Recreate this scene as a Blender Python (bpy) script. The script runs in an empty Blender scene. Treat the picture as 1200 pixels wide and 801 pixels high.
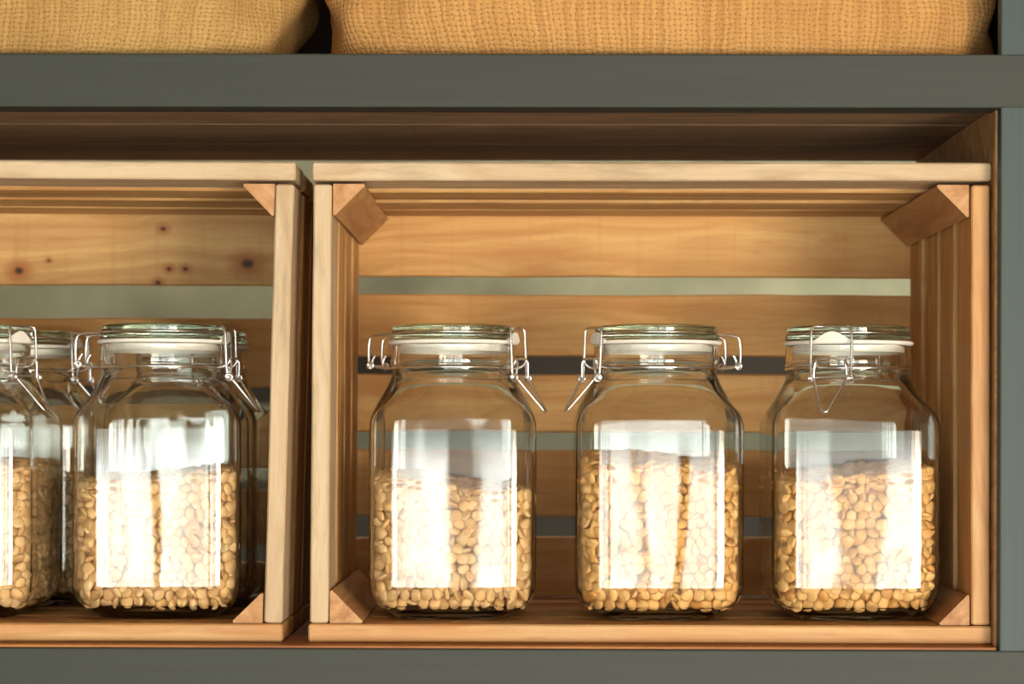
import bpy, math, random
from math import pi, sin, cos, sqrt, radians
from mathutils import Vector, Matrix

S = bpy.context.scene
COL = S.collection

# ------------------------------------------------------------------ camera
F_PX = 2730.0
CAM_Y, CAM_Z = -1.83, 1.45
YAW, ROLL = radians(0.5), radians(0.14)
HORIZON = 502.0
cam_d = bpy.data.cameras.new('camera')
cam = bpy.data.objects.new('camera', cam_d)
COL.objects.link(cam)
RC = Matrix.Rotation(YAW, 3, 'Z') @ Matrix.Rotation(pi / 2, 3, 'X') @ Matrix.Rotation(ROLL, 3, 'Z')
CAM = Vector((0.0, CAM_Y, CAM_Z))
cam.matrix_world = Matrix.Translation(CAM) @ RC.to_4x4()
cam_d.sensor_width = 36.0
cam_d.lens = F_PX / 1200 * 36
cam_d.shift_y = (HORIZON - 400.5) / 1200
cam_d.dof.use_dof = True
cam_d.dof.focus_distance = 1.87
cam_d.dof.aperture_fstop = 6.0
cam_d.clip_start = 0.05
S.camera = cam


def at(px, py, y):
    """world point where the sight line of a photo pixel meets the plane Y = y"""
    d = RC @ Vector(((px - 600) / F_PX, (HORIZON - py) / F_PX, -1.0))
    return CAM + d * ((y - CAM.y) / d.y)


# ------------------------------------------------------------------ light
world = bpy.data.worlds.new('world')
S.world = world
world.use_nodes = True
bg = world.node_tree.nodes['Background']
bg.inputs[0].default_value = (0.75, 0.85, 1.0, 1)
bg.inputs[1].default_value = 0.6

WIN_Y = -4.0
WIN = (-1.45, 2.55, 0.10, 1.75)          # x0, x1, z0, z1 of the shop window behind the camera


def area(name, loc, rot, sx, sy, power, color):
    l = bpy.data.lights.new(name, 'AREA')
    l.shape = 'RECTANGLE'
    l.size, l.size_y, l.energy, l.color = sx, sy, power, color
    o = bpy.data.objects.new(name, l)
    COL.objects.link(o)
    o.location = loc
    o.rotation_euler = rot
    return o


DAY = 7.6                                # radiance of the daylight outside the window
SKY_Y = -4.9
# unseen area light added to brighten the wall behind the shelving
area('back_wall_fill_light', (0.2, 1.35, 2.68), (radians(-12), 0, 0), 1.6, 0.5, 11.0, (1.0, 0.97, 0.9))
S.view_settings.view_transform = 'Standard'
S.view_settings.look = 'None'
S.view_settings.gamma = 1.0
S.view_settings.use_curve_mapping = False
S.view_settings.exposure = 0.5
cy = S.cycles
cy.use_denoising = True
cy.max_bounces = 24
cy.diffuse_bounces = 6
cy.glossy_bounces = 8
cy.transmission_bounces = 20
cy.transparent_max_bounces = 32
cy.caustics_refractive = True
cy.caustics_reflective = True
cy.blur_glossy = 0.3
cy.sample_clamp_indirect = 12.0

# ------------------------------------------------------------------ helpers
rnd = random.Random(7)


def tag(o, label=None, cat=None, group=None, kind=None):
    if label: o['label'] = label
    if cat: o['category'] = cat
    if group: o['group'] = group
    if kind: o['kind'] = kind
    return o


def empty(name, loc=(0, 0, 0), rz=0.0):
    o = bpy.data.objects.new(name, None)
    COL.objects.link(o)
    o.empty_display_size = 0.02
    o.location = loc
    o.rotation_euler = (0, 0, rz)
    return o


def mesh_obj(name, verts, faces, mat=None, parent=None, smooth=False, mw=None, uvs=None):
    me = bpy.data.meshes.new(name)
    me.from_pydata([tuple(v) for v in verts], [], faces)
    if uvs is not None:
        uvl = me.uv_layers.new(name='UVMap')
        for li, l in enumerate(me.loops):
            uvl.data[li].uv = uvs[li]
    if mat: me.materials.append(mat)
    if smooth:
        me.polygons.foreach_set('use_smooth', [True] * len(me.polygons))
    me.update()
    o = bpy.data.objects.new(name, me)
    COL.objects.link(o)
    if parent: o.parent = parent
    if mw is not None: o.matrix_local = mw
    return o


def box_geo(x0, x1, y0, y1, z0, z1, V=None, Fc=None):
    V = [] if V is None else V
    Fc = [] if Fc is None else Fc
    b = len(V)
    V += [(x0, y0, z0), (x1, y0, z0), (x1, y1, z0), (x0, y1, z0), (x0, y0, z1), (x1, y0, z1), (x1, y1, z1), (x0, y1, z1)]
    for f in ((0, 3, 2, 1), (4, 5, 6, 7), (0, 1, 5, 4), (1, 2, 6, 5), (2, 3, 7, 6), (3, 0, 4, 7)):
        Fc.append(tuple(b + i for i in f))
    return V, Fc


def bevel(o, w, seg=2):
    m = o.modifiers.new('bevel', 'BEVEL')
    m.width = w
    m.segments = seg
    m.limit_method = 'ANGLE'
    return o


def loft(rings, closed_u=True, cap0=True, cap1=True):
    """rings: lists of equal length -> verts, faces"""
    n = len(rings[0])
    V = [p for r in rings for p in r]
    Fc = []
    for i in range(len(rings) - 1):
        for j in range(n if closed_u else n - 1):
            k = (j + 1) % n
            Fc.append((i * n + j, i * n + k, (i + 1) * n + k, (i + 1) * n + j))
    if cap0: Fc.append(tuple(range(n - 1, -1, -1)))
    if cap1: Fc.append(tuple((len(rings) - 1) * n + j for j in range(n)))
    return V, Fc


def smooth_path(pts, it=2, closed=False):
    pts = [Vector(p) for p in pts]
    for _ in range(it):
        out = []
        n = len(pts)
        if not closed: out.append(pts[0])
        for i in range(n if closed else n - 1):
            a, b = pts[i], pts[(i + 1) % n]
            out += [a.lerp(b, 0.25), a.lerp(b, 0.75)]
        if not closed: out.append(pts[-1])
        pts = out
    return pts


def tube_geo(pts, r, closed=False, seg=8, V=None, Fc=None):
    V = [] if V is None else V
    Fc = [] if Fc is None else Fc
    pts = [Vector(p) for p in pts]
    n = len(pts)
    up = None
    base = len(V)
    for i, p in enumerate(pts):
        a = pts[(i - 1) % n] if (closed or i > 0) else pts[i]
        b = pts[(i + 1) % n] if (closed or i < n - 1) else pts[i]
        t = (b - a).normalized()
        if up is None:
            up = t.cross(Vector((0.31, 0.52, 0.79))).normalized()
        up = (up - t * up.dot(t)).normalized()
        w = t.cross(up)
        for k in range(seg):
            an = 2 * pi * k / seg
            V.append(p + (up * cos(an) + w * sin(an)) * r)
    m = n if closed else n - 1
    for i in range(m):
        i2 = (i + 1) % n
        for k in range(seg):
            k2 = (k + 1) % seg
            Fc.append((base + i * seg + k, base + i * seg + k2, base + i2 * seg + k2, base + i2 * seg + k))
    if not closed:
        Fc.append(tuple(base + k for k in range(seg - 1, -1, -1)))
        Fc.append(tuple(base + (n - 1) * seg + k for k in range(seg)))
    return V, Fc


# ------------------------------------------------------------------ materials
class NT:
    def __init__(self, name):
        self.m = bpy.data.materials.new(name)
        self.m.use_nodes = True
        self.t = self.m.node_tree
        self.t.nodes.clear()
        self.out = self.t.nodes.new('ShaderNodeOutputMaterial')

    def n(self, kind, ins=None, **kw):
        nd = self.t.nodes.new('ShaderNode' + kind)
        for k, v in kw.items(): setattr(nd, k, v)
        for k, v in (ins or {}).items():
            if isinstance(v, bpy.types.NodeSocket): self.t.links.new(v, nd.inputs[k])
            else: nd.inputs[k].default_value = v
        return nd

    def math(self, op, a, b=0.0, c=0.0):
        return self.n('Math', {0: a, 1: b, 2: c}, operation=op).outputs[0]

    def mix(self, f, a, b, mode='MIX'):
        nd = self.n('Mix', data_type='RGBA', blend_type=mode)
        for s, v in ((nd.inputs[0], f), (nd.inputs[6], a), (nd.inputs[7], b)):
            if isinstance(v, bpy.types.NodeSocket): self.t.links.new(v, s)
            else: s.default_value = v
        return nd.outputs[2]

    def ramp(self, f, stops):
        nd = self.n('ValToRGB', {0: f})
        e = nd.color_ramp.elements
        while len(e) < len(stops): e.new(0.5)
        for el, (p, c) in zip(e, stops):
            el.position = p
            el.color = c if isinstance(c, tuple) else (c, c, c, 1)
        return nd.outputs[0]

    def finish(self, shader):
        self.t.links.new(shader, self.out.inputs[0])
        return self.m


def rgb(r, g, b):
    f = lambda c: ((c / 255 + 0.055) / 1.055) ** 2.4 if c > 10 else c / 255 / 12.92
    return (f(r), f(g), f(b), 1)


def dim(c, k):
    return (c[0] * k, c[1] * k, c[2] * k, 1)


def wood(name, light, dark, stain, rough=0.55, knots=(), saw=0.25, grey=0.0):
    """boards whose grain runs along their own X; knots are (x, y, radius) in board coordinates"""
    light, dark, stain = dim(light, 0.74), dim(dark, 0.70), dim(stain, 0.72)
    t = NT(name)
    tc = t.n('TexCoord').outputs['Object']
    ran = t.n('ObjectInfo').outputs['Random']
    off = t.n('CombineXYZ', {0: t.math('MULTIPLY', ran, 17.0), 1: t.math('MULTIPLY', ran, 5.3), 2: t.math('MULTIPLY', ran, 9.1)}).outputs[0]
    p = t.n('VectorMath', {0: tc, 1: off}, operation='ADD').outputs[0]
    warp = t.n('TexNoise', {'Vector': t.n('VectorMath', {0: p, 1: (4, 14, 14)}, operation='MULTIPLY').outputs[0], 'Scale': 1.0, 'Detail': 2.0}).outputs[0]
    v = t.n('VectorMath', {0: p, 1: (5.0, 130.0, 130.0)}, operation='MULTIPLY').outputs[0]
    v = t.n('VectorMath', {0: v, 1: t.n('CombineXYZ', {1: t.math('MULTIPLY', warp, 9.0), 2: t.math('MULTIPLY', warp, 9.0)}).outputs[0]}, operation='ADD').outputs[0]
    g1 = t.n('TexNoise', {'Vector': v, 'Scale': 0.55, 'Detail': 4.0, 'Roughness': 0.6}).outputs[0]
    g2 = t.n('TexNoise', {'Vector': t.n('VectorMath', {0: p, 1: (3.0, 22.0, 22.0)}, operation='MULTIPLY').outputs[0], 'Scale': 1.4, 'Detail': 3.0}).outputs[0]
    g3 = t.n('TexNoise', {'Vector': t.n('VectorMath', {0: p, 1: (28.0, 330.0, 330.0)}, operation='MULTIPLY').outputs[0], 'Scale': 1.0, 'Detail': 2.0}).outputs[0]
    c = t.mix(t.ramp(g1, [(0.36, 0.0), (0.66, 1.0)]), light, dark)
    c = t.mix(t.ramp(g2, [(0.45, 0.0), (0.75, 0.6)]), c, stain)
    c = t.mix(t.ramp(g3, [(0.58, 0.0), (0.75, 0.55)]), c, dark)
    # faint cross-cut saw marks
    sw = t.n('TexNoise', {'Vector': t.n('VectorMath', {0: p, 1: (160.0, 6.0, 6.0)}, operation='MULTIPLY').outputs[0], 'Scale': 0.7, 'Detail': 3.0}).outputs[0]
    c = t.mix(t.math('MULTIPLY', t.ramp(sw, [(0.55, 0.0), (0.72, 1.0)]), saw), c, dark)
    if grey:
        gn = t.n('TexNoise', {'Vector': t.n('VectorMath', {0: p, 1: (9.0, 60.0, 60.0)}, operation='MULTIPLY').outputs[0], 'Scale': 1.3, 'Detail': 5.0, 'Roughness': 0.7}).outputs[0]
        c = t.mix(t.math('MULTIPLY', t.ramp(gn, [(0.50, 0.0), (0.68, 1.0)]), grey), c, rgb(150, 132, 108))
    for kx, ky, kr in knots:
        d = t.n('VectorMath', {0: tc, 1: (kx, ky, 0)}, operation='SUBTRACT').outputs[0]
        d = t.n('VectorMath', {0: d, 1: (0.8, 1.0, 0.0)}, operation='MULTIPLY').outputs[0]
        ln = t.n('VectorMath', {0: d}, operation='LENGTH').outputs[1]
        ln = t.math('ADD', ln, t.math('MULTIPLY', t.math('SUBTRACT', warp, 0.5), kr * 0.5))
        c = t.mix(t.math('MULTIPLY', t.ramp(t.math('DIVIDE', ln, kr * 3.2), [(0.30, 1.0), (1.0, 0.0)]), 0.75), c, rgb(150, 82, 36))
        c = t.mix(t.math('MULTIPLY', t.ramp(t.math('DIVIDE', ln, kr), [(0.45, 1.0), (1.0, 0.0)]), 0.9), c, rgb(48, 28, 16))
    hgt = t.math('ADD', t.math('MULTIPLY', g1, 0.6), t.math('MULTIPLY', g3, 0.5))
    bump = t.n('Bump', {'Height': hgt, 'Strength': 0.25, 'Distance': 0.002}).outputs[0]
    b = t.n('BsdfPrincipled', {'Base Color': c, 'Roughness': rough, 'Normal': bump})
    b.inputs['Specular IOR Level'].default_value = 0.35
    return t.finish(b.outputs[0])


def plain(name, col, rough=0.5, metal=0.0, var=0.08, scale=20.0, stretch=(1, 1, 1), spec=0.5, bumpd=0.0):
    t = NT(name)
    tc = t.n('TexCoord').outputs['Object']
    p = t.n('VectorMath', {0: tc, 1: stretch}, operation='MULTIPLY').outputs[0]
    n = t.n('TexNoise', {'Vector': p, 'Scale': scale, 'Detail': 4.0}).outputs[0]
    lo = tuple(c * (1 - var) for c in col[:3]) + (1,)
    hi = tuple(min(1, c * (1 + var)) for c in col[:3]) + (1,)
    c = t.mix(t.ramp(n, [(0.3, 0.0), (0.7, 1.0)]), lo, hi)
    ins = {'Base Color': c, 'Roughness': rough, 'Metallic': metal}
    if bumpd: ins['Normal'] = t.n('Bump', {'Height': n, 'Strength': 0.3, 'Distance': bumpd}).outputs[0]
    b = t.n('BsdfPrincipled', ins)
    b.inputs['Specular IOR Level'].default_value = spec
    return t.finish(b.outputs[0])


def glass(name, tint, wobble=0.0):
    t = NT(name)
    tc = t.n('TexCoord').outputs['Object']
    ins = {'Color': tint, 'Roughness': 0.0, 'IOR': 1.5}
    if wobble:
        n = t.n('TexNoise', {'Vector': t.n('VectorMath', {0: tc, 1: (26, 26, 7)}, operation='MULTIPLY').outputs[0], 'Scale': 1.0, 'Detail': 1.0}).outputs[0]
        ins['Normal'] = t.n('Bump', {'Height': n, 'Strength': wobble, 'Distance': 0.002}).outputs[0]
    g = t.n('BsdfGlass', ins)
    return t.finish(g.outputs[0])


def burlap(name, hi, lo, pitch):
    hi, lo = dim(hi, 0.80), dim(lo, 0.80)
    t = NT(name)
    uv = t.n('TexCoord').outputs['UV']
    nz = t.n('TexNoise', {'Vector': uv, 'Scale': 22.0, 'Detail': 3.0}).outputs['Color']
    wv = t.n('VectorMath', {0: t.n('VectorMath', {0: nz, 1: (0.5, 0.5, 0.5)}, operation='SUBTRACT').outputs[0], 1: (0.010, 0.010, 0)}, operation='MULTIPLY').outputs[0]
    p = t.n('VectorMath', {0: uv, 1: wv}, operation='ADD').outputs[0]
    nf = t.n('TexNoise', {'Vector': uv, 'Scale': 170.0, 'Detail': 2.0}).outputs['Color']
    wf = t.n('VectorMath', {0: t.n('VectorMath', {0: nf, 1: (0.5, 0.5, 0.5)}, operation='SUBTRACT').outputs[0], 1: (0.0042, 0.0042, 0)}, operation='MULTIPLY').outputs[0]
    p = t.n('VectorMath', {0: p, 1: wf}, operation='ADD').outputs[0]
    sp = t.n('SeparateXYZ', {0: p})
    s = t.math('SINE', t.math('MULTIPLY', sp.outputs[0], pi / pitch))
    q = t.math('SINE', t.math('MULTIPLY', sp.outputs[1], pi / (pitch * 0.8)))
    sa, qa = t.math('POWER', t.math('ABSOLUTE', s), 0.6), t.math('POWER', t.math('ABSOLUTE', q), 0.6)
    over = t.math('GREATER_THAN', t.math('MULTIPLY', s, q), 0.0)
    # where the upright thread lies on top, its round back shows; elsewhere the cross thread's
    h = t.math('ADD', t.math('MULTIPLY', t.math('MULTIPLY', sa, t.math('ADD', t.math('MULTIPLY', qa, 0.7), 0.3)), over),
               t.math('MULTIPLY', t.math('MULTIPLY', qa, t.math('ADD', t.math('MULTIPLY', sa, 0.7), 0.3)), t.math('SUBTRACT', 1.0, over)))
    fib = t.n('TexNoise', {'Vector': uv, 'Scale': 420.0, 'Detail': 3.0}).outputs[0]
    big = t.n('TexNoise', {'Vector': uv, 'Scale': 14.0, 'Detail': 3.0}).outputs[0]
    hole = t.math('MULTIPLY', t.math('SUBTRACT', 1.0, sa), t.math('SUBTRACT', 1.0, qa))
    c = t.mix(t.ramp(h, [(0.10, 0.0), (0.45, 1.0)]), t.mix(0.45, lo, hi), hi)
    c = t.mix(t.math('MULTIPLY', t.ramp(hole, [(0.12, 0.0), (0.40, 1.0)]), t.ramp(fib, [(0.3, 0.35), (0.62, 1.0)])), c, rgb(104, 72, 36))
    thr = t.n('TexNoise', {'Vector': t.n('VectorMath', {0: p, 1: (1.0 / pitch, 6.0, 0)}, operation='MULTIPLY').outputs[0], 'Scale': 0.9, 'Detail': 1.0}).outputs[0]
    c = t.mix(t.math('MULTIPLY', t.ramp(thr, [(0.42, 0.0), (0.66, 1.0)]), 0.45), c, lo)
    c = t.mix(t.math('MULTIPLY', t.ramp(fib, [(0.35, 0.0), (0.7, 1.0)]), 0.35), c, dim(rgb(236, 200, 140), 0.8))
    c = t.mix(t.math('MULTIPLY', t.ramp(big, [(0.4, 0.0), (0.7, 1.0)]), 0.30), c, lo)
    hh = t.math('ADD', h, t.math('MULTIPLY', fib, 0.35))
    bump = t.n('Bump', {'Height': hh, 'Strength': 0.55, 'Distance': 0.0016}).outputs[0]
    b = t.n('BsdfPrincipled', {'Base Color': c, 'Roughness': 0.95, 'Normal': bump})
    b.inputs['Specular IOR Level'].default_value = 0.1
    return t.finish(b.outputs[0])


M = {}
M['rim'] = wood('pale_pine', rgb(236, 212, 178), rgb(216, 184, 144), rgb(232, 198, 156), 0.6, saw=0.1, grey=0.55)
M['rim_warm'] = wood('honey_pine', rgb(238, 188, 126), rgb(212, 146, 84), rgb(230, 166, 98), 0.5, saw=0.1, grey=0.12)
M['slat'] = wood('amber_board', rgb(236, 192, 128), rgb(198, 138, 80), rgb(222, 170, 104), 0.6, saw=0.2)
M['back'] = wood('orange_board', rgb(232, 182, 112), rgb(210, 148, 80), rgb(222, 162, 90), 0.6, saw=0.35)
M['brace'] = wood('brace_pine', rgb(226, 176, 122), rgb(190, 128, 76), rgb(210, 154, 98), 0.55, saw=0.1)
M['shelf_wood'] = wood('brown_board', rgb(184, 148, 112), rgb(146, 114, 84), rgb(164, 130, 98), 0.6)
M['panel'] = wood('side_panel_board', rgb(228, 182, 126), rgb(190, 140, 90), rgb(208, 160, 108), 0.6)
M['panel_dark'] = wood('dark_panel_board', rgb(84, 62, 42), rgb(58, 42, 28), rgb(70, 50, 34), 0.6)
M['shelf_edge'] = wood('orange_shelf_board', rgb(214, 142, 74), rgb(170, 100, 46), rgb(196, 124, 60), 0.5)
M['paint'] = plain('grey_green_paint', rgb(56, 60, 55), 0.55, 0.0, 0.07, 9.0, (0.6, 8, 30), 0.3)
M['paint_post'] = plain('grey_blue_paint', rgb(63, 77, 77), 0.5, 0.0, 0.07, 9.0, (30, 8, 0.6), 0.3)
M['glass'] = glass('clear_glass', (0.985, 0.992, 0.985, 1), 0.10)
M['lid_glass'] = glass('lid_glass', (0.90, 0.94, 0.90, 1))
M['rubber'] = plain('white_rubber', rgb(236, 232, 222), 0.5, 0, 0.03)
M['wire'] = plain('steel_wire', (0.80, 0.80, 0.80, 1), 0.22, 1.0, 0.06, 60)
M['sack1'] = burlap('olive_burlap', rgb(206, 164, 100), rgb(150, 108, 58), 0.0042)
M['sack2'] = burlap('golden_burlap', rgb(220, 164, 98), rgb(164, 108, 54), 0.0047)
M['wall'] = plain('pale_green_plaster', rgb(164, 168, 142), 0.8, 0, 0.28, 7.0)
M['wall_low'] = plain('grey_green_boards', rgb(116, 120, 104), 0.8, 0, 0.10, 4.0)
M['dark'] = plain('dark_wood_trim', rgb(46, 41, 32), 0.7, 0, 0.15, 6.0)
M['cream'] = plain('cream_plaster', rgb(140, 120, 96), 0.85, 0, 0.04, 3.0)
M['floorboards'] = wood('floor_boards', rgb(226, 190, 146), rgb(196, 154, 110), rgb(212, 172, 128), 0.5)
M['ceil'] = plain('white_ceiling', rgb(160, 146, 126), 0.9, 0, 0.03, 2.0)


def bean_mat(name, a, b, c3):
    a, b, c3 = dim(a, 0.96), dim(b, 0.96), dim(c3, 0.94)
    t = NT(name)
    geo = t.n('NewGeometry')
    ran = geo.outputs['Random Per Island']
    oi = t.n('ObjectInfo').outputs['Random']
    f = t.math('FRACT', t.math('ADD', ran, oi))
    tc = t.n('TexCoord').outputs['Object']
    n = t.n('TexNoise', {'Vector': tc, 'Scale': 260.0, 'Detail': 3.0}).outputs[0]
    c = t.ramp(f, [(0.0, a), (0.55, b), (1.0, c3)])
    c = t.mix(t.math('MULTIPLY', t.ramp(n, [(0.45, 0.0), (0.8, 1.0)]), 0.35), c, rgb(176, 128, 74))
    bs = t.n('BsdfPrincipled', {'Base Color': c, 'Roughness': 0.55})
    bs.inputs['Specular IOR Level'].default_value = 0.3
    return t.finish(bs.outputs[0])


M['bean1'] = bean_mat('pale_beans', rgb(234, 190, 132), rgb(242, 204, 150), rgb(222, 174, 112))
M['bean2'] = bean_mat('golden_beans', rgb(234, 180, 108), rgb(240, 194, 126), rgb(224, 164, 90))

# ------------------------------------------------------------------ room shell
RX0, RX1, RYF, RYB, RZ = -2.6, 3.1, WIN_Y, 1.75, 2.75


def struct(name, geo, mat, label):
    o = mesh_obj(name, geo[0], geo[1], mat)
    return tag(o, label, None, None, 'structure')


struct('floor', box_geo(RX0 - .1, RX1 + .1, RYF - .1, RYB + .1, -0.1, 0), M['floorboards'], 'brown boarded floor of the room')
struct('ceiling', box_geo(RX0 - .1, RX1 + .1, RYF - .1, RYB + .1, RZ, RZ + .1), M['ceil'], 'plain white ceiling of the room')
struct('wall_left', box_geo(RX0 - .1, RX0, RYF, RYB, 0, RZ), M['cream'], 'cream wall at the left of the room')
struct('wall_right', box_geo(RX1, RX1 + .1, RYF, RYB, 0, RZ), M['cream'], 'cream wall at the right of the room')
struct('wall_back', box_geo(RX0 - .1, RX1 + .1, RYB, RYB + .1, 0, RZ), M['wall'], 'pale green wall seen through the gaps between the crate boards')
V, Fc = box_geo(RX0 - .1, WIN[0], RYF - .1, RYF, 0, RZ)
box_geo(WIN[1], RX1 + .1, RYF - .1, RYF, 0, RZ, V, Fc)
box_geo(WIN[0], WIN[1], RYF - .1, RYF, 0, WIN[2], V, Fc)
box_geo(WIN[0], WIN[1], RYF - .1, RYF, WIN[3], RZ, V, Fc)
struct('wall_front', (V, Fc), M['cream'], 'cream wall behind the camera with the shop window in it')
V, Fc = [], []
for x, w in ((WIN[0], .07), (-0.56, .05), (0.54, .05), (1.6, .05), (WIN[1] - .07, .07)):
    box_geo(x, x + w, RYF - .08, RYF - .02, WIN[2], WIN[3], V, Fc)
box_geo(WIN[0], WIN[1], RYF - .081, RYF - .019, WIN[2], WIN[2] + .05, V, Fc)
box_geo(WIN[0], WIN[1], RYF - .081, RYF - .019, WIN[3] - .05, WIN[3], V, Fc)
struct('window_1', (V, Fc), M['dark'], 'dark framed shop window behind the camera')
yb = RYB - 0.02


def zline(py):
    return at(600, py, yb).z


struct('trim_1', box_geo(RX0, RX1, yb, RYB, zline(474), zline(392)), M['dark'], 'dark horizontal rail on the back wall')
struct('trim_2', box_geo(RX0, RX1, yb, RYB, zline(562), zline(474)), M['wall_low'], 'grey green board band on the back wall')
struct('trim_3', box_geo(RX0, RX1, yb, RYB, 0.0, zline(562)), M['dark'], 'dark panelling on the lower back wall')

# the daylight outside: a glowing sheet, its upright bands set for the jar reflections
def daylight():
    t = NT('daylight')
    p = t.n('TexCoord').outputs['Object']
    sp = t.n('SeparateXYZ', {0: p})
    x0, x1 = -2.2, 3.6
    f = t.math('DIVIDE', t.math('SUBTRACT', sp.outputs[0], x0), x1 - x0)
    v = t.ramp(f, [((x - x0) / (x1 - x0), b / 4.5) for x, b in DAY_BANDS])
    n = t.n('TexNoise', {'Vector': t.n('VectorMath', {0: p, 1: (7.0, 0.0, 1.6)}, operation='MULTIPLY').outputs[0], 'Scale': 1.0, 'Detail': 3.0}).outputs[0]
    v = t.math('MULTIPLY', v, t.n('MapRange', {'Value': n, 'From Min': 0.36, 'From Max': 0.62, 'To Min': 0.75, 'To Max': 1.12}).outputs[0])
    # darker above, shaped to keep high light off the lower crate backs
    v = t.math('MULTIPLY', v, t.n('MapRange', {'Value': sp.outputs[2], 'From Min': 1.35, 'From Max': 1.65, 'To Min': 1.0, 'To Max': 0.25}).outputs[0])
    # warm tint for the bright strip added at far right to light the crates
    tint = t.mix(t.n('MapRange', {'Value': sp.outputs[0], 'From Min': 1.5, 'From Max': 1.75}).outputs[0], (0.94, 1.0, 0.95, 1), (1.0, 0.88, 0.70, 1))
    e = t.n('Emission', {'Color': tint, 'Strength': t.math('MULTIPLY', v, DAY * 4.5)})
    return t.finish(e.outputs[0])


DAY_BANDS = [(-2.2, 2.0), (-1.75, 2.0), (-1.68, 1.1), (-1.56, .35), (-1.52, .35), (-1.50, 1.2), (-0.80, 1.2), (-0.79, .5), (-0.76, .5), (-0.75, 1.2), (-0.45, 1.0), (-0.3, .5),
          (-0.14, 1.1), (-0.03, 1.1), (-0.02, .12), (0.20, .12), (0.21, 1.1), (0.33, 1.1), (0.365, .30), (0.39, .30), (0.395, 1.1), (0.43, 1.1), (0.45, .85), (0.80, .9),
          (0.92, 1.1), (0.965, 1.1), (0.97, .26), (1.30, .30), (1.31, 1.1), (1.58, 1.05), (1.64, 4.0)]  # outer ends raised beyond the reflected range as added crate lighting
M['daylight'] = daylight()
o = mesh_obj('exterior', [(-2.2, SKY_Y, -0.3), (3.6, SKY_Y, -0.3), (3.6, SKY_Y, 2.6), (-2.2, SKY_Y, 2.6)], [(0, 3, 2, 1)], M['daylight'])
tag(o, 'bright daylight sheet outside the shop window with added brighter ends', None, None, 'structure')

# ------------------------------------------------------------------ shelving unit
FY = -0.036                       # front face of the painted beams
BD = 0.36                         # how far the shelf boards run back
zt1, zt0 = at(623, 63, FY).z, at(623, 125.5, FY).z       # upper beam
zb1 = at(623, 760.3, FY).z                               # lower beam's top
zb0 = zb1 - (zt1 - zt0)
xr = at(1172.5, 400, FY).x                               # inner edge of the right post
XL, XR = -1.05, xr + 0.045
shelf = empty('shelving_unit', ((XL + XR) / 2, 0.15, 0.0))
tag(shelf, 'grey painted shelving unit with brown wooden boards holding the crates and sacks', 'shelving unit')


def part(name, geo, mat, parent, origin=(0, 0, 0), bev=0.0, smooth=False, seg=2):
    o = mesh_obj(name, geo[0], geo[1], mat, None, smooth)
    o.parent = parent
    o.matrix_parent_inverse = Matrix.Translation(-Vector(parent.location))
    if bev: bevel(o, bev, seg)
    return o


for z0, z1 in ((zt0, zt1), (zb0, zb1), (0.5, 0.5 + zt1 - zt0), (1.98, 1.98 + zt1 - zt0)):
    part('shelf_beam', box_geo(XL, XR, FY, FY + 0.032, z0, z1), M['paint'], shelf, bev=0.0012)
    part('shelf_beam', box_geo(XL, XR, BD - 0.03, BD, z0 + 0.030, z1), M['paint'], shelf, bev=0.0012)
for x0, x1 in ((XL, XL + 0.04), (xr, XR)):
    for y0, y1 in ((FY + 0.001, FY + 0.014), (BD + 0.001, BD + 0.03)):
        part('shelf_post', box_geo(x0 + (0.005 if y0 > 0.1 else 0.0), x1, y0, y1, 0.0, 2.1), M['paint_post'], shelf, bev=0.0012)
xp = at(1163.2, 400, -0.012).x
part('side_panel', box_geo(xp, xp + 0.018, FY + 0.016, BD, zb0, zt0 + 0.0035), M['panel'], shelf, bev=0.001)
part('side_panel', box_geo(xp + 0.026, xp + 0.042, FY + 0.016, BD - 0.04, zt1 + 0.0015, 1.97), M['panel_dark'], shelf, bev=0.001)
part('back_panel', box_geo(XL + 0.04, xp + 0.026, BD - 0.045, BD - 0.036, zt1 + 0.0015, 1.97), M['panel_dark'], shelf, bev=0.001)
zlow = zb1 + 0.0022               # top of the lower shelf board
zup = zt1 - 0.001
for zz, m in ((zlow, 'shelf_edge'), (zup, 'shelf_wood'), (0.5 + zt1 - zt0, 'shelf_wood')):
    under = zz - 0.024 if m == 'shelf_edge' else zt0 + 0.004 if zz == zup else zz - 0.024
    w = (BD - FY - 0.004) / 3
    xe = xp - 0.0005 if m == 'shelf_edge' else xp + 0.024
    L = xe - XL - 0.006
    for k in range(3):
        yc = FY + 0.003 + w * (k + 0.5)
        if m != 'shelf_edge' and k == 0: yc += 0.015
        b = mesh_obj('shelf_board', *box_geo(-L / 2, L / 2, -w / 2 + (0.016 if m != 'shelf_edge' and k == 0 else 0.0006), w / 2 - 0.0006 - (0.016 if m != 'shelf_edge' and k == 0 else 0), under - zz, 0), M[m])
        b.location = ((XL + 0.006 + xe) / 2, yc, zz)
        b.parent = shelf
        b.matrix_parent_inverse = Matrix.Translation(-Vector(shelf.location))
        bevel(b, 0.0008)

# ------------------------------------------------------------------ crates
T = 0.0142                        # slat thickness
SLW, GAP, NS = 0.062, 0.0170, 4
DEPTH = NS * SLW + (NS - 1) * GAP


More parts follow.
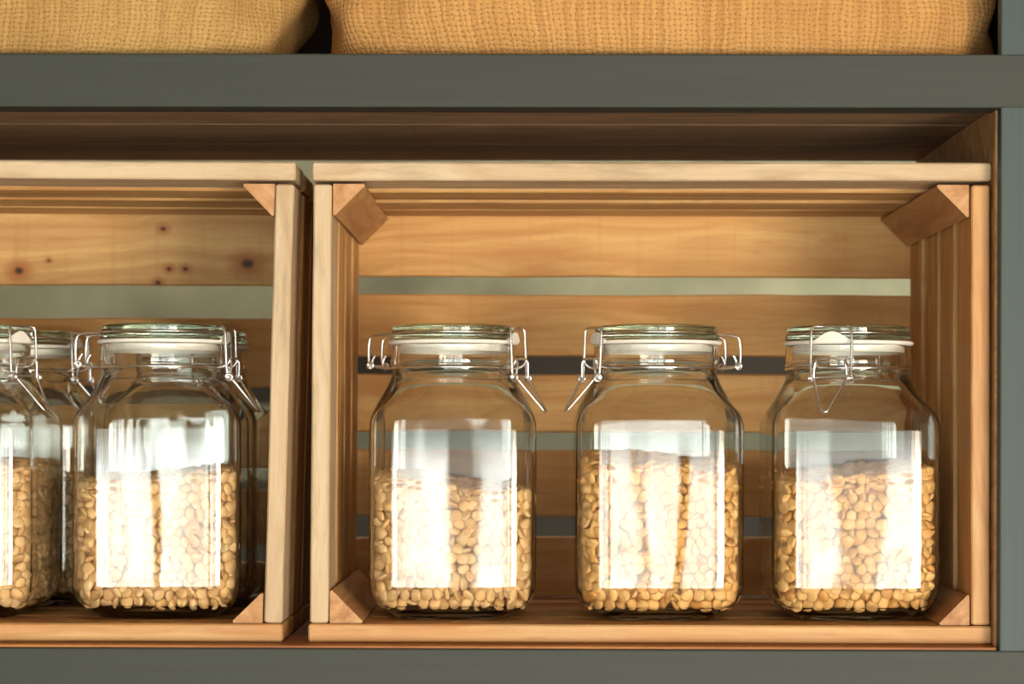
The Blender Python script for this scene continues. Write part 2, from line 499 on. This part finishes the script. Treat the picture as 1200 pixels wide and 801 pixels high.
def slat_mesh(L, W, Th, cham=0.0013, seg=14, wob=0.0006):
    a, b, c = W / 2, Th / 2, cham
    prof = [(-a + c, -b), (a - c, -b), (a, -b + c), (a, b - c), (a - c, b), (-a + c, b), (-a, b - c), (-a, -b + c)]
    rings = []
    drift = [rnd.uniform(-wob, wob) for _ in range(4)]
    for i in range(seg + 1):
        x = -L / 2 + L * i / seg
        drift = [d * 0.6 + rnd.uniform(-wob, wob) * 0.7 for d in drift]
        rings.append([(x, py + (drift[0] if py > 0 else drift[1]), pz + (drift[2] if pz > 0 else drift[3]) * 0.4) for py, pz in prof])
    # small chamfer at both ends
    for r, s in ((rings[0], 1), (rings[-1], -1)):
        inner = [(x - 0, y * (1 - 2.0 * c / W), z * (1 - 2.0 * c / Th)) for x, y, z in r]
        if s == 1: end0 = inner
        else: end1 = inner
        for k, (x, y, z) in enumerate(r): r[k] = (x + s * c, y, z)
    rings = [end0] + rings + [end1]
    return loft(rings)


def slat(parent, name, p0, p1, ydir, normal, W, Th, mat, label=None, wob=0.0006):
    """a board from p0 to p1; ydir is its width direction, normal its thickness direction"""
    x = (p1 - p0)
    L = x.length
    x.normalize()
    z = x.cross(ydir).normalized()
    y = z.cross(x)
    g = slat_mesh(L, W, Th, wob=wob)
    m = Matrix((x, y, z)).transposed().to_4x4()
    m.translation = (p0 + p1) / 2
    o = mesh_obj(name, g[0], g[1], mat)
    o.parent = parent
    o.matrix_local = Matrix.Translation(-Vector(parent.location)) @ m
    if label: o['label'] = label
    return o


def crate(label, TL, TR, BR, BL, backs, seed, mats_back, y0=-0.012):
    global rnd
    TL, TR, BR, BL = [Vector((v.x, 0.0, v.z)) for v in (TL, TR, BR, BL)]
    rnd = random.Random(seed)
    root = empty('wooden_crate', ((BL.x + BR.x) / 2, y0 + DEPTH / 2, min(BL.z, BR.z)))
    tag(root, label, 'crate', 'wooden crates on the lower shelf')
    Y = Vector((0, 1, 0))
    for k in range(NS):
        yc = y0 + k * (SLW + GAP) + SLW / 2
        oy = Vector((0, yc, 0))
        step = 0.0 if k == 0 else rnd.uniform(0.0005, 0.0022)
        m_h = M['rim'] if k == 0 else M['slat']
        down = (BL - TL).normalized()
        rgt = (TR - TL).normalized()
        # top and bottom boards run the full width, side boards fit between them
        up_n, bt_n = Vector((0, 0, -1)), Vector((0, 0, 1))
        slat(root, 'top_slat', TL + oy + up_n * (T / 2 + step), TR + oy + up_n * (T / 2 + step), Y, up_n, SLW, T, m_h)
        slat(root, 'base_slat', BL + oy + bt_n * T / 2, BR + oy + bt_n * T / 2, Y, bt_n, SLW, T, M['rim_warm'] if k == 0 else M['slat'], wob=0.0003)
        st = T / 2 + rnd.uniform(0, 0.0016)
        for a, b, s in ((TL, BL, 1), (TR, BR, -1)):
            d = (b - a).normalized()
            p0 = a + d * (T + 0.0032) + oy + Vector((s * st, 0, 0))
            p1 = b - d * (T + 0.0008) + oy + Vector((s * st, 0, 0))
            slat(root, 'side_slat', p0, p1, Y, None, SLW, T, (M['rim_warm'] if s == -1 and seed == 2 else M['rim']) if k == 0 else M['slat'])
    for i, (za, zb) in enumerate(backs):
        zc = (za + zb) / 2
        f = lambda A, B, z: A.x + (B.x - A.x) * (z - A.z) / (B.z - A.z)
        xa, xb = f(TL, BL, zc), f(TR, BR, zc)
        slat(root, 'back_slat', Vector((xa, y0 + DEPTH + 0.0072, zc)), Vector((xb, y0 + DEPTH + 0.0072, zc)), Vector((0, 0, 1)), None, za - zb, 0.0125, mats_back[i], wob=0.0008)
    # triangular braces in the four corners
    for (c, sx, sz, leg) in ((TL, 1, -1, 0.0255), (TR, -1, -1, 0.0265), (BR, -1, 1, 0.0245), (BL, 1, 1, 0.0265)):
        ix = c.x + sx * (T + 0.0022)
        if c is BL or c is TL: a = BL - TL
        else: a = BR - TR
        lean = a.x / a.z
        iz = c.z + sz * (T + (0.0026 if sz < 0 else 0.0004))
        if sz > 0: ix = c.x + sx * (T + 0.0022) + lean * 0.014
        ya, yb2 = y0 + 0.003 + rnd.uniform(0, 0.002), y0 + DEPTH - 0.003
        rings = []
        for j in range(7):
            y = ya + (yb2 - ya) * j / 6
            q = leg * (1 + rnd.uniform(-0.02, 0.02))
            ch = 0.0016
            pts = [(ix, iz), (ix + sx * (q - ch), iz), (ix + sx * (q - ch * .6), iz + sz * ch),
                   (ix + sx * ch + lean * sz * q, iz + sz * (q - ch * .6)), (ix + lean * sz * q, iz + sz * (q - ch))]
            if sx * sz > 0: pts = pts[::-1]
            rings.append([(px - root.location.x, y - root.location.y, pz - root.location.z) for px, pz in pts])
        mx = Matrix.Rotation(pi / 2, 4, 'Z')   # local X along the grain (depth)
        V, Fc = loft(rings)
        inv = mx.inverted()
        o = mesh_obj('corner_brace', [inv @ Vector(v) for v in V], Fc, M['brace'], root, mw=mx)
    return root


DB = DEPTH - 0.011
zoff = zlow + 0.0004


def on_shelf(p):
    return Vector((p.x, 0, zoff))


bk = lambda a, b, y=DB: (at(740, a, y).z, at(740, b, y).z)
TLr, TRr = at(365.5, 189.5, -0.012), at(1162, 190.5, -0.012)
BLr, BRr = on_shelf(at(361, 755, -0.012)), on_shelf(at(1162, 762, -0.012))
backsR = [bk(247, 324), bk(345, 418), bk(438, 507), bk(527, 605), bk(630, 698.5)]
crate_right = crate('whole wooden crate on its side holding three bean jars', TLr, TRr, BRr, BLr, backsR, 2, [M['back']] * 5)
TLl, TRl = at(-452, 184.5, -0.012), at(346.5, 189.5, -0.012)
BLl, BRl = on_shelf(at(-468, 748, -0.012)), on_shelf(at(331, 752.5, -0.012))
bl = lambda a, b: (at(170, a, DB).z, at(170, b, DB).z)
zc1 = sum(bl(246, 334)) / 2
xm = (at(-452, 290, 0).x + at(344, 290, 0).x) / 2
kn = []
for kx, ky, kr in ((287, 309, .0055), (19, 317, .0042), (188, 268, .0024), (195, 315, .0020), (214, 315, .0020), (54, 305, .0014), (182, 331, .0022)):
    p = at(kx, ky, DB)
    kn.append((p.x - xm, p.z - zc1, kr))
# the board's own Y axis points up or down with its frame: both are along world Z here
M['back_knots'] = wood('knotty_board', rgb(230, 186, 120), rgb(198, 146, 84), rgb(216, 164, 98), 0.6, knots=kn, saw=0.4)
backsL = [bl(246, 334), bl(373, 452), bl(480, 548), bl(574, 640), bl(660, 695.5)]
crate_left = crate('leaning wooden crate cut off by the left frame edge with knots in its back board', TLl, TRl, BRl, BLl, backsL, 5, [M['back_knots']] + [M['back']] * 4)

# ------------------------------------------------------------------ jars
JS = 0.972
PROF = [  # z, half-width, squareness, of the outside of the glass
    (0.0000, 0.0470, 0.6), (0.0008, 0.0505, 0.7), (0.0030, 0.0522, 0.75), (0.0048, 0.0545, 0.80), (0.0080, 0.0590, 0.88), (0.0125, 0.0635, 0.95), (0.0180, 0.0668, 1.0), (0.0240, 0.0685, 1.0),
    (0.0300, 0.0692, 1.0), (0.0700, 0.0694, 1.0), (0.1200, 0.0694, 1.0), (0.1560, 0.0693, 1.0), (0.1620, 0.0690, 1.0), (0.1660, 0.0684, 0.97), (0.1710, 0.0672, 0.88), (0.1760, 0.0650, 0.70),
    (0.1820, 0.0618, 0.46), (0.1880, 0.0583, 0.26), (0.1930, 0.0553, 0.12), (0.1975, 0.0530, 0.04), (0.2015, 0.0516, 0.0), (0.2060, 0.0510, 0.0), (0.2085, 0.0512, 0.0),
    (0.2100, 0.0524, 0.0), (0.2118, 0.0532, 0.0), (0.2150, 0.0530, 0.0), (0.2180, 0.0522, 0.0), (0.2240, 0.0524, 0.0), (0.2262, 0.0524, 0.0), (0.2274, 0.0515, 0.0)]
NSEG = 96


def rsq(an, w, rc=0.31):
    """radius of a rounded square with gently bowed faces, half-width w, at angle an"""
    c, s = abs(cos(an)), abs(sin(an))
    if s > c: c, s = s, c
    r = rc * w
    y = w * s / c
    if y <= w - r: d = w / c
    else:
        k = w - r
        b = k * (c + s)
        d = b + sqrt(max(0.0, b * b - (2 * k * k - r * r)))
    return d


def ring(z, w, q, inset=0.0, n=NSEG):
    out = []
    for k in range(n):
        an = 2 * pi * (k + 0.5) / n
        wi = w - inset
        r1 = rsq(an, wi, max(0.05, (0.31 * w - inset) / wi))
        f = q * (1 - 0.035)
        r = r1 * f + wi * (1 - f)
        out.append((r * cos(an) * JS, r * sin(an) * JS, z * JS))
    return out


def wall_at(z):
    z = z / JS
    for (z0, w0, q0), (z1, w1, q1) in zip(PROF, PROF[1:]):
        if z <= z1:
            t = (z - z0) / (z1 - z0)
            return w0 + (w1 - w0) * t, q0 + (q1 - q0) * t
    return PROF[-1][1:]


TH = 0.0034


def body_geo():
    rings = [ring(0.0018, 0.012, 0.5), ring(0.0016, 0.040, 0.5)]
    rings += [ring(z, w, q) for z, w, q in PROF]
    rings.append(ring(0.2274, 0.0490, 0.0))
    rings.append(ring(0.2262, 0.0478, 0.0))
    for z, w, q in reversed(PROF):
        if 0.012 < z < 0.220:
            rings.append(ring(z + (0.0006 if z > .16 else 0.0), w, q, inset=TH + (0.0012 if z > 0.2 else 0.0)))
    rings.append(ring(0.0108, 0.0560, 0.9))
    rings.append(ring(0.0092, 0.0450, 0.8))
    rings.append(ring(0.0100, 0.0120, 0.5))
    return loft(rings)


def lathe(prof, n=NSEG, closed=True):
    rings = [[(r * JS * cos(2 * pi * k / n), r * JS * sin(2 * pi * k / n), z * JS) for k in range(n)] for r, z in prof]
    V, Fc = loft(rings, cap0=not closed, cap1=not closed)
    if closed:
        m = len(rings)
        for k in range(n):
            k2 = (k + 1) % n
            Fc.append(((m - 1) * n + k, (m - 1) * n + k2, k2, k))
    return V, Fc


def shade(o, ang=32):
    me = o.data
    me.polygons.foreach_set('use_smooth', [True] * len(me.polygons))
    try:
        me.set_sharp_from_angle(angle=radians(ang))
    except Exception:
        pass


LIDP = [(0.0002, 0.2345), (0.020, 0.2340), (0.038, 0.2326), (0.0445, 0.2316), (0.0470, 0.2312), (0.0520, 0.2312), (0.0527, 0.2320), (0.0527, 0.2352), (0.0520, 0.2360), (0.0505, 0.2364),
        (0.0503, 0.2372), (0.0514, 0.2382), (0.0516, 0.2410), (0.0506, 0.2428), (0.0485, 0.2438), (0.0440, 0.2436), (0.0400, 0.2424), (0.0002, 0.2415)]
GASK = [(0.0450, 0.2215), (0.0468, 0.2215), (0.0473, 0.2235), (0.0474, 0.2272), (0.0482, 0.2277), (0.0530, 0.2277), (0.0545, 0.2283), (0.0549, 0.2294), (0.0545, 0.2305), (0.0530, 0.2310), (0.0456, 0.2309)]
WR = 0.00115


def cyl(r, a, z):
    return Vector((r * cos(a), r * sin(a), z)) * JS


def rtz(r, t, z):
    return Vector((r, t, z)) * JS


def ring_path(r, z, n=64):
    return [cyl(r, 2 * pi * k / n, z) for k in range(n)]


def coil(c, axis, rad, turns=1.25, n=14, pitch=0.0016):
    a = Vector(axis)
    u = a.orthogonal().normalized()
    w = a.cross(u)
    return [c + (u * cos(2 * pi * i / n) + w * sin(2 * pi * i / n)) * rad + a * (pitch * i / n) for i in range(int(n * turns) + 1)]


def make_jar_meshes():
    D = {}
    o = mesh_obj('glass_body', *body_geo(), M['glass']); shade(o, 40); D['glass_body'] = o
    o = mesh_obj('lid', *lathe(LIDP), M['lid_glass']); shade(o, 30); D['lid'] = o
    # gasket with its pull tab under the clasp
    V, Fc = lathe(GASK)
    n = 12
    tb = []
    for i in range(n + 1):
        t = -0.0145 + 0.029 * i / n
        h = 0.0070 * max(0.0, cos(pi * t / 0.032)) ** 1.5
        a = t / 0.0549
        z0 = 0.2296
        tb.append([cyl(0.0535, a, z0), cyl(0.0560, a, z0), cyl(0.0562, a, z0 + 0.0012 + h), cyl(0.0548, a, z0 + 0.0012 + h)])
    tv, tf = loft(tb)
    b = len(V)
    V = list(V) + [tuple(v) for v in tv]
    Fc = Fc + [tuple(b + i for i in f) for f in tf]
    o = mesh_obj('rubber_gasket', V, Fc, M['rubber']); shade(o, 50); D['rubber_gasket'] = o
    # wire round the neck, with the two uprights that carry the lever
    V, Fc = tube_geo(ring_path(0.0517, 0.2080), WR * JS, True)
    for s in (-1, 1):
        p = [rtz(0.0512, s * 0.0125, 0.2080), rtz(0.0565, s * 0.0125, 0.2088), rtz(0.0600, s * 0.0122, 0.2120), rtz(0.0612, s * 0.0122, 0.2150), rtz(0.0625, s * 0.0125, 0.2120),
             rtz(0.0620, s * 0.0135, 0.2060), rtz(0.0615, s * 0.0140, 0.2000)]
        tube_geo(smooth_path(p, 2), WR * JS, False, 8, V, Fc)
    p = [rtz(0.0612, -0.0122, 0.2148), rtz(0.0622, -0.004, 0.2156), rtz(0.0622, 0.004, 0.2156), rtz(0.0612, 0.0122, 0.2148)]
    tube_geo(smooth_path(p, 2), WR * JS, False, 8, V, Fc)
    o = mesh_obj('neck_wire', V, Fc, M['wire']); shade(o, 60); D['neck_wire'] = o
    # the clasp: a bail over the lid, pivots, and the pointed lever
    bail = [rtz(0.0600, 0.0165, 0.1990), rtz(0.0590, 0.0170, 0.2060), rtz(0.0580, 0.0170, 0.2340), rtz(0.0575, 0.0168, 0.2398), rtz(0.0560, 0.0150, 0.2420), rtz(0.0535, 0.0110, 0.2418),
            rtz(0.0530, -0.0110, 0.2418), rtz(0.0560, -0.0150, 0.2420), rtz(0.0575, -0.0168, 0.2398), rtz(0.0580, -0.0170, 0.2340), rtz(0.0590, -0.0170, 0.2060), rtz(0.0600, -0.0165, 0.1990)]
    V, Fc = tube_geo(smooth_path(bail, 2), WR * JS)
    for s in (-1, 1):
        tube_geo(coil(rtz(0.0612, s * 0.0150, 0.1995), (0, s, 0), 0.0027, 1.9), WR * JS, False, 8, V, Fc)
    o = mesh_obj('wire_clasp', V, Fc, M['wire']); shade(o, 60); D['wire_clasp'] = o
    lev = [rtz(0.0612, 0.0150, 0.2010), rtz(0.0640, 0.0128, 0.1965), rtz(0.0805, 0.0042, 0.1745), rtz(0.0825, 0.0022, 0.1715), rtz(0.0826, -0.0022, 0.1713), rtz(0.0805, -0.0042, 0.1745),
           rtz(0.0640, -0.0128, 0.1965), rtz(0.0612, -0.0150, 0.2010)]
    V, Fc = tube_geo(smooth_path(lev, 2), WR * JS)
    tube_geo([rtz(0.0612, -0.0160, 0.2000), rtz(0.0612, 0.0160, 0.2000)], WR * JS * .9, False, 8, V, Fc)
    o = mesh_obj('lever', V, Fc, M['wire']); shade(o, 60); D['lever'] = o
    # hinge at the back: the lid's wire steps out, down and curls round the neck wire's loop
    V, Fc = tube_geo(ring_path(0.0512, 0.2370), WR * 0.8 * JS, True)
    hp = []
    for s in (1, -1):
        q = [rtz(-0.0505, s * 0.0140, 0.2370), rtz(-0.0580, s * 0.0140, 0.2368), rtz(-0.0680, s * 0.0140, 0.2360), rtz(-0.0715, s * 0.0140, 0.2330), rtz(-0.0722, s * 0.0140, 0.2220), rtz(-0.0718, s * 0.0140, 0.2120),
             rtz(-0.0708, s * 0.0138, 0.2098), rtz(-0.0682, s * 0.0132, 0.2100)]
        hp.append(q)
    tube_geo(smooth_path(hp[0] + hp[1][::-1], 2), WR * JS, False, 8, V, Fc)
    for s in (1, -1):
        q = [rtz(-0.0512, s * 0.0100, 0.2080), rtz(-0.0590, s * 0.0100, 0.2084), rtz(-0.0680, s * 0.0105, 0.2092), rtz(-0.0705, s * 0.0110, 0.2120), rtz(-0.0690, s * 0.0112, 0.2165), rtz(-0.0668, s * 0.0112, 0.2195)]
        tube_geo(smooth_path(q, 2), WR * JS, False, 8, V, Fc)
        tube_geo(coil(rtz(-0.0695, s * 0.0150, 0.2105), (0, s, 0), 0.0024, 1.2), WR * JS, False, 8, V, Fc)
    o = mesh_obj('hinge', V, Fc, M['wire']); shade(o, 60); D['hinge'] = o
    return D


JARP = make_jar_meshes()
first_jar = [True]


def jar(px, y, zbase, rz, clasp, label):
    """rz turns the whole jar, clasp is the direction (world angle) the clasp faces"""
    p = at(px, 600, y)
    root = empty('clip_top_jar', (p.x, y, zbase), rz)
    tag(root, label, 'jar', 'clip top jars of beans in the crates')
    made = {}
    for k in ('glass_body', 'lid', 'rubber_gasket', 'neck_wire', 'wire_clasp', 'lever', 'hinge'):
        o = JARP[k] if first_jar[0] else JARP[k].copy()
        if not first_jar[0]: COL.objects.link(o)
        made[k] = o
        o.parent = made['wire_clasp'] if k == 'lever' else root
        if k not in ('glass_body', 'lever'):
            o.rotation_euler = (0, 0, clasp - rz)
    first_jar[0] = False
    return root


zfloor = zoff + T
JY, JYB = 0.080, 0.215
A = radians
# direction angles: -90 deg faces the camera, 0 deg points right
jars = {
    'one': (531, JY, A(1.5), A(-20), 'clip top glass jar with pale beans nearest the left side of the right crate'),
    'two': (768.5, JY - 0.004, A(0.8), A(180 + 22), 'clip top glass jar of golden beans standing between two others in the right crate'),
    'three': (993, JY, A(1.0), A(-111), 'clip top glass jar with its wire clasp facing front beside the right post'),
    'four': (191, JY - 0.004, A(3), A(-7), 'clip top glass jar in front at the right side of the leaning left crate'),
    'five': (-38, JY, A(-3), A(-26), 'clip top glass jar cut off by the left edge of the photo'),
    'six': (24, JYB + 0.002, A(2), A(-14), 'clip top glass jar standing behind, in the gap between the two left crate jars'),
    'seven': (221, JYB + 0.001, A(-2), A(-60), 'clip top glass jar almost hidden behind the front jar of the left crate'),
}
JAR = {k: jar(v[0], v[1], zfloor, v[2], v[3], v[4]) for k, v in jars.items()}


# ------------------------------------------------------------------ beans
def bean_geo(variant):
    """a flattened oval bean with a crease along one face"""
    r = random.Random(40 + variant)
    a, b, c = 0.0055 * r.uniform(.93, 1.08), 0.0048 * r.uniform(.92, 1.08), 0.0029 * r.uniform(.92, 1.1)
    nu, nv = 14, 9
    rings = []
    for i in range(1, nv):
        ph = pi * i / nv
        rg = []
        for k in range(nu):
            th = 2 * pi * k / nu
            x, y, z = a * cos(ph), b * sin(ph) * cos(th), c * sin(ph) * sin(th)
            if z > 0:
                z *= 0.80
                g = math.exp(-(y / (0.20 * b)) ** 2) * max(0, 1 - (x / (0.95 * a)) ** 2)
                z -= 0.42 * c * g
            y += 0.10 * b * (1 - (x / a) ** 2)
            rg.append((x, y, z))
        rings.append(rg)
    return loft(rings)


BEANS = [bean_geo(i) for i in range(5)]


def orient(nrm, tilt, r):
    n = Vector(nrm).normalized()
    ax = Vector((r.gauss(0, 1), r.gauss(0, 1), r.gauss(0, 1))).normalized()
    n = (Matrix.Rotation(tilt, 3, ax) @ n)
    if r.random() < 0.5: n = -n
    x = n.orthogonal().normalized()
    x = Matrix.Rotation(r.uniform(0, 2 * pi), 3, n) @ x
    return Matrix((x, n.cross(x), n)).transposed()


def fill(height_fn, seed):
    """bean placements in jar coordinates: (matrix, variant, layer, outward normal)"""
    r = random.Random(seed)
    out = []
    for layer, inset in enumerate((0.0037, 0.0088, 0.0140)):
        z = 0.0146 + 0.002 * layer
        row = 0
        while z < 0.14:
            w, q = wall_at(z + 0.001)
            pts = [Vector(p) for p in ring(0, w, q, TH + inset, 240)]
            per = sum((pts[i] - pts[i - 1]).length for i in range(240))
            n = int(per / (0.0086 + 0.0004 * layer))
            step = per / n
            s0, acc, i = (row % 2) * step / 2 + r.uniform(-.001, .001), 0.0, 0
            targets = [(s0 + k * step + r.uniform(-.0014, .0014)) % per for k in range(n)]
            targets.sort()
            acc = 0.0
            for tgt in targets:
                while True:
                    seg = (pts[(i + 1) % 240] - pts[i % 240]).length
                    if acc + seg >= tgt or i >= 239: break
                    acc += seg
                    i += 1
                p = pts[i % 240].lerp(pts[(i + 1) % 240], min(1, max(0, (tgt - acc) / seg)))
                nr = Vector((p.x, p.y, 0)).normalized()
                zz = z + r.uniform(-.0014, .0014)
                if zz > height_fn(p.x, p.y): continue
                tl = abs(r.gauss(0, 0.85))
                push = 0.0022 * min(1.0, abs(sin(tl)))
                pos = Vector((p.x, p.y, zz)) - nr * push
                out.append((Matrix.Translation(pos) @ (orient(nr, tl, r) @ Matrix.Scale(r.uniform(.92, 1.1), 3)).to_4x4(), r.randrange(5), layer, nr))
            z += 0.0070
            row += 1
    # the top of the heap
    g = 0.0074
    for iy in range(-9, 10):
        for ix in range(-9, 10):
            x, y = (ix + 0.5 * (iy % 2)) * g + r.uniform(-.0015, .0015), iy * g * .9 + r.uniform(-.0015, .0015)
            w, q = wall_at(0.08)
            an = math.atan2(y, x)
            if math.hypot(x, y) > rsq(an, w) * JS - TH - 0.0045: continue
            for dz in (0.0, -0.005):
                out.append((Matrix.Translation((x, y, height_fn(x, y) + dz + r.uniform(-.002, .001))) @ orient((0, 0, 1), abs(r.gauss(0, .4)), r).to_4x4(), r.randrange(5), 3, Vector((0, 0, 1))))
    return out


def beans_mesh(name, items, mat, core_fn):
    V, Fc = [], []
    for m, vi, ly, nr in items:
        bv, bf = BEANS[vi]
        b = len(V)
        V += [m @ Vector(v) for v in bv]
        Fc += [tuple(b + i for i in f) for f in bf]
    # the tightly packed middle of the heap, out of sight behind the outer beans
    zs = [0.013, 0.03, 0.06]
    hmin = min(core_fn(x * .01, y * .01) for x in range(-4, 5) for y in range(-4, 5)) - 0.006
    rings = []
    for z in [z for z in zs if z < hmin] + [hmin]:
        w, q = wall_at(z)
        rings.append(ring(z / JS, w, q, TH + 0.0175, 48))
    cv, cf = loft(rings)
    b = len(V)
    V += [Vector(v) for v in cv]
    Fc += [tuple(b + i for i in f) for f in cf]
    o = mesh_obj(name, V, Fc, mat, None, True)
    return o


def level(h0, sx, sy, bump, ph):
    return lambda x, y: h0 + sx * x + sy * y + bump * sin(70 * x + ph) * cos(60 * y + ph * 1.7)


#        h0     sx     sy    bump   mat   individuals
LV = {
    'one': (0.108, -0.11, 0.03, 0.0018, 0.4, 'bean1', 100),
    'two': (0.126, -0.07, 0.05, 0.0020, 1.9, 'bean2', 100),
    'three': (0.117, 0.11, 0.04, 0.0022, 2.7, 'bean2', 100),
    'four': (0.113, 0.09, 0.02, 0.0018, 5.0, 'bean1', 0),
    'five': (0.122, 0.00, 0.03, 0.0020, 3.3, 'bean1', 0),
    'six': (0.112, 0.05, 0.03, 0.0018, 0.9, 'bean1', 0),
    'seven': (0.110, 0.02, 0.03, 0.0018, 4.1, 'bean1', 0),
}
WHO = {
    'one': 'jar nearest the left side of right crate',
    'two': 'middle jar of right crate',
    'three': 'jar with clasp facing front',
    'four': 'front jar at the right side of the left crate',
    'five': 'jar cut off by the left photo edge',
    'six': 'jar behind the gap in the left crate',
    'seven': 'almost hidden jar in the left crate',
}
bean_mesh = {}
for bi, (k, (h0, sx, sy, bm, ph, mt, cnt)) in enumerate(LV.items()):
    fn = level(h0, sx, sy, bm, ph)
    items = fill(fn, 100 + bi)
    R = JAR[k].matrix_basis.copy()
    single = set()
    if cnt:
        c = [(m.translation, i) for i, (m, vi, ly, nr) in enumerate(items) if ly == 0]
        rz = jars[k][2]
        # the beans right behind the front glass, those nearest its middle first
        c = [(abs((Matrix.Rotation(rz, 3, 'Z') @ t).x), i) for t, i in c if (Matrix.Rotation(rz, 3, 'Z') @ t).y < -0.045]
        c.sort()
        single = {i for _, i in c[:cnt]}
    o = beans_mesh('dried_beans', [it for i, it in enumerate(items) if i not in single], M[mt], fn)
    o.location = JAR[k].location
    o.rotation_euler = JAR[k].rotation_euler
    tag(o, 'heap of tan dried beans filling ' + WHO[k], 'beans', None, 'stuff')
    mw = Matrix.LocRotScale(JAR[k].location, JAR[k].rotation_euler, None)
    for i in sorted(single):
        m, vi, ly, nr = items[i]
        key = (vi, mt)
        if key not in bean_mesh:
            b = mesh_obj('dried_bean', *BEANS[vi], M[mt], None, True)
            bean_mesh[key] = b.data
        else:
            b = bpy.data.objects.new('dried_bean', bean_mesh[key])
            COL.objects.link(b)
        b.matrix_world = mw @ m
        tag(b, 'tan dried bean behind front glass of ' + WHO[k], 'bean', 'beans behind the front glass of ' + WHO[k])


# ------------------------------------------------------------------ burlap sacks
def sack(name, label, x0, x1, y0, depth, zb, h, mat, seed, cut0=0.0):
    r = random.Random(seed)
    W, Dp = x1 - x0, depth
    nu, nv = 160, 64
    rings, vv = [], []
    pa = [(r.uniform(8, 30), r.uniform(5, 26), r.uniform(0, 6), r.uniform(.4, 1.0)) for _ in range(7)]
    for i in range(nv + 1):
        t = i / nv
        z = h * t
        # outline: rounded at the foot, full in the belly, drawn in to a seam on top
        foot = min(1.0, z / 0.045)
        fx = min(1.0, z / 0.075)
        wx = 1.0 - 0.085 * (1 - sqrt(max(0.0, 1 - (1 - fx) ** 2)))
        dy = 1.0 - 0.10 * (1 - sqrt(max(0.0, 1 - (1 - foot) ** 2)))
        if t > 0.72:
            q = (t - 0.72) / 0.28
            wx *= 1 - 0.22 * q ** 2
            dy *= 1 - 0.86 * q ** 1.4
        rg = []
        for k in range(nu):
            an = 2 * pi * k / nu
            e = 0.44
            cx = math.copysign(abs(cos(an)) ** e, cos(an))
            sy = math.copysign(abs(sin(an)) ** e, sin(an))
            x, y = cx * W / 2 * (1 - (1 - wx) * (1.0 if cx < 0 or seed == 3 or t > 0.5 else 0.25)), sy * Dp / 2 * dy
            wr = sum(a3 * sin(a0 * x + a1 * z + a2) for a0, a1, a2, a3 in pa) * 0.0011
            side = abs(cx) ** 6
            wr += side * (0.005 * sin(46 * z + 9 * y + seed) + 0.004 * sin(95 * z - 60 * y + 2 * seed))
            near = max(0.0, (abs(cx) - 0.62) / 0.38)
            wr += near * 0.0035 * (sin(85 * x + 50 * z + seed) + 0.7 * sin(140 * x - 70 * z))
            nl = Vector((x / W, y / Dp, 0)).normalized()
            x += nl.x * wr
            y += nl.y * wr
            rg.append((x, y, z))
        rings.append(rg)
    V, Fc = loft(rings)
    # UV in metres: along the girth and up the side
    uvs = []
    cum = []
    for rg in rings:
        s, row = 0.0, [0.0]
        for k in range(nu):
            a, b = Vector(rg[k]), Vector(rg[(k + 1) % nu])
            s += (b - a).length
            row.append(s)
        cum.append(row)
    base = cum[nv // 2]
    for i in range(nv):
        for k in range(nu):
            z0, z1 = h * i / nv, h * (i + 1) / nv
            uvs += [(base[k], z0), (base[k + 1], z0), (base[k + 1], z1), (base[k], z1)]
    for f in Fc[nv * nu:]:
        uvs += [(V[i][0], V[i][1]) for i in f]
    o = mesh_obj(name, V, Fc, mat, None, True, uvs=uvs)
    o.location = ((x0 + x1) / 2, y0 + depth / 2, zb)
    tag(o, label, 'sack', 'burlap sacks on the upper shelf')
    # stitched seam along the mouth
    sv, sf = [], []
    zt = h + 0.002
    pts = [((-0.5 + i / 40) * W * 0.78, 0.004 * sin(i * .7), zt + 0.004 * sin(i * .45)) for i in range(41)]
    tube_geo(pts, 0.006, False, 8, sv, sf)
    mesh_obj('mouth_seam', sv, sf, mat, o, True, uvs=[(0.0, 0.0)] * sum(len(f) for f in sf))
    return o


zs = zup + 0.0005
xa = at(363, 20, 0.03).x
xb = at(368, 20, 0.03).x
xc = at(1171, 20, 0.03).x
sack('burlap_sack', 'yellowish burlap sack at the left of the upper shelf, cut off by the frame', xa - 0.626, xa - 0.010, -0.024, 0.27, zs, 0.40, M['sack1'], 3)
sack('burlap_sack', 'wide orange brown burlap sack filling the upper shelf beside the right post', xb + 0.004, xp + 0.0145, -0.018, 0.27, zs, 0.42, M['sack2'], 8)
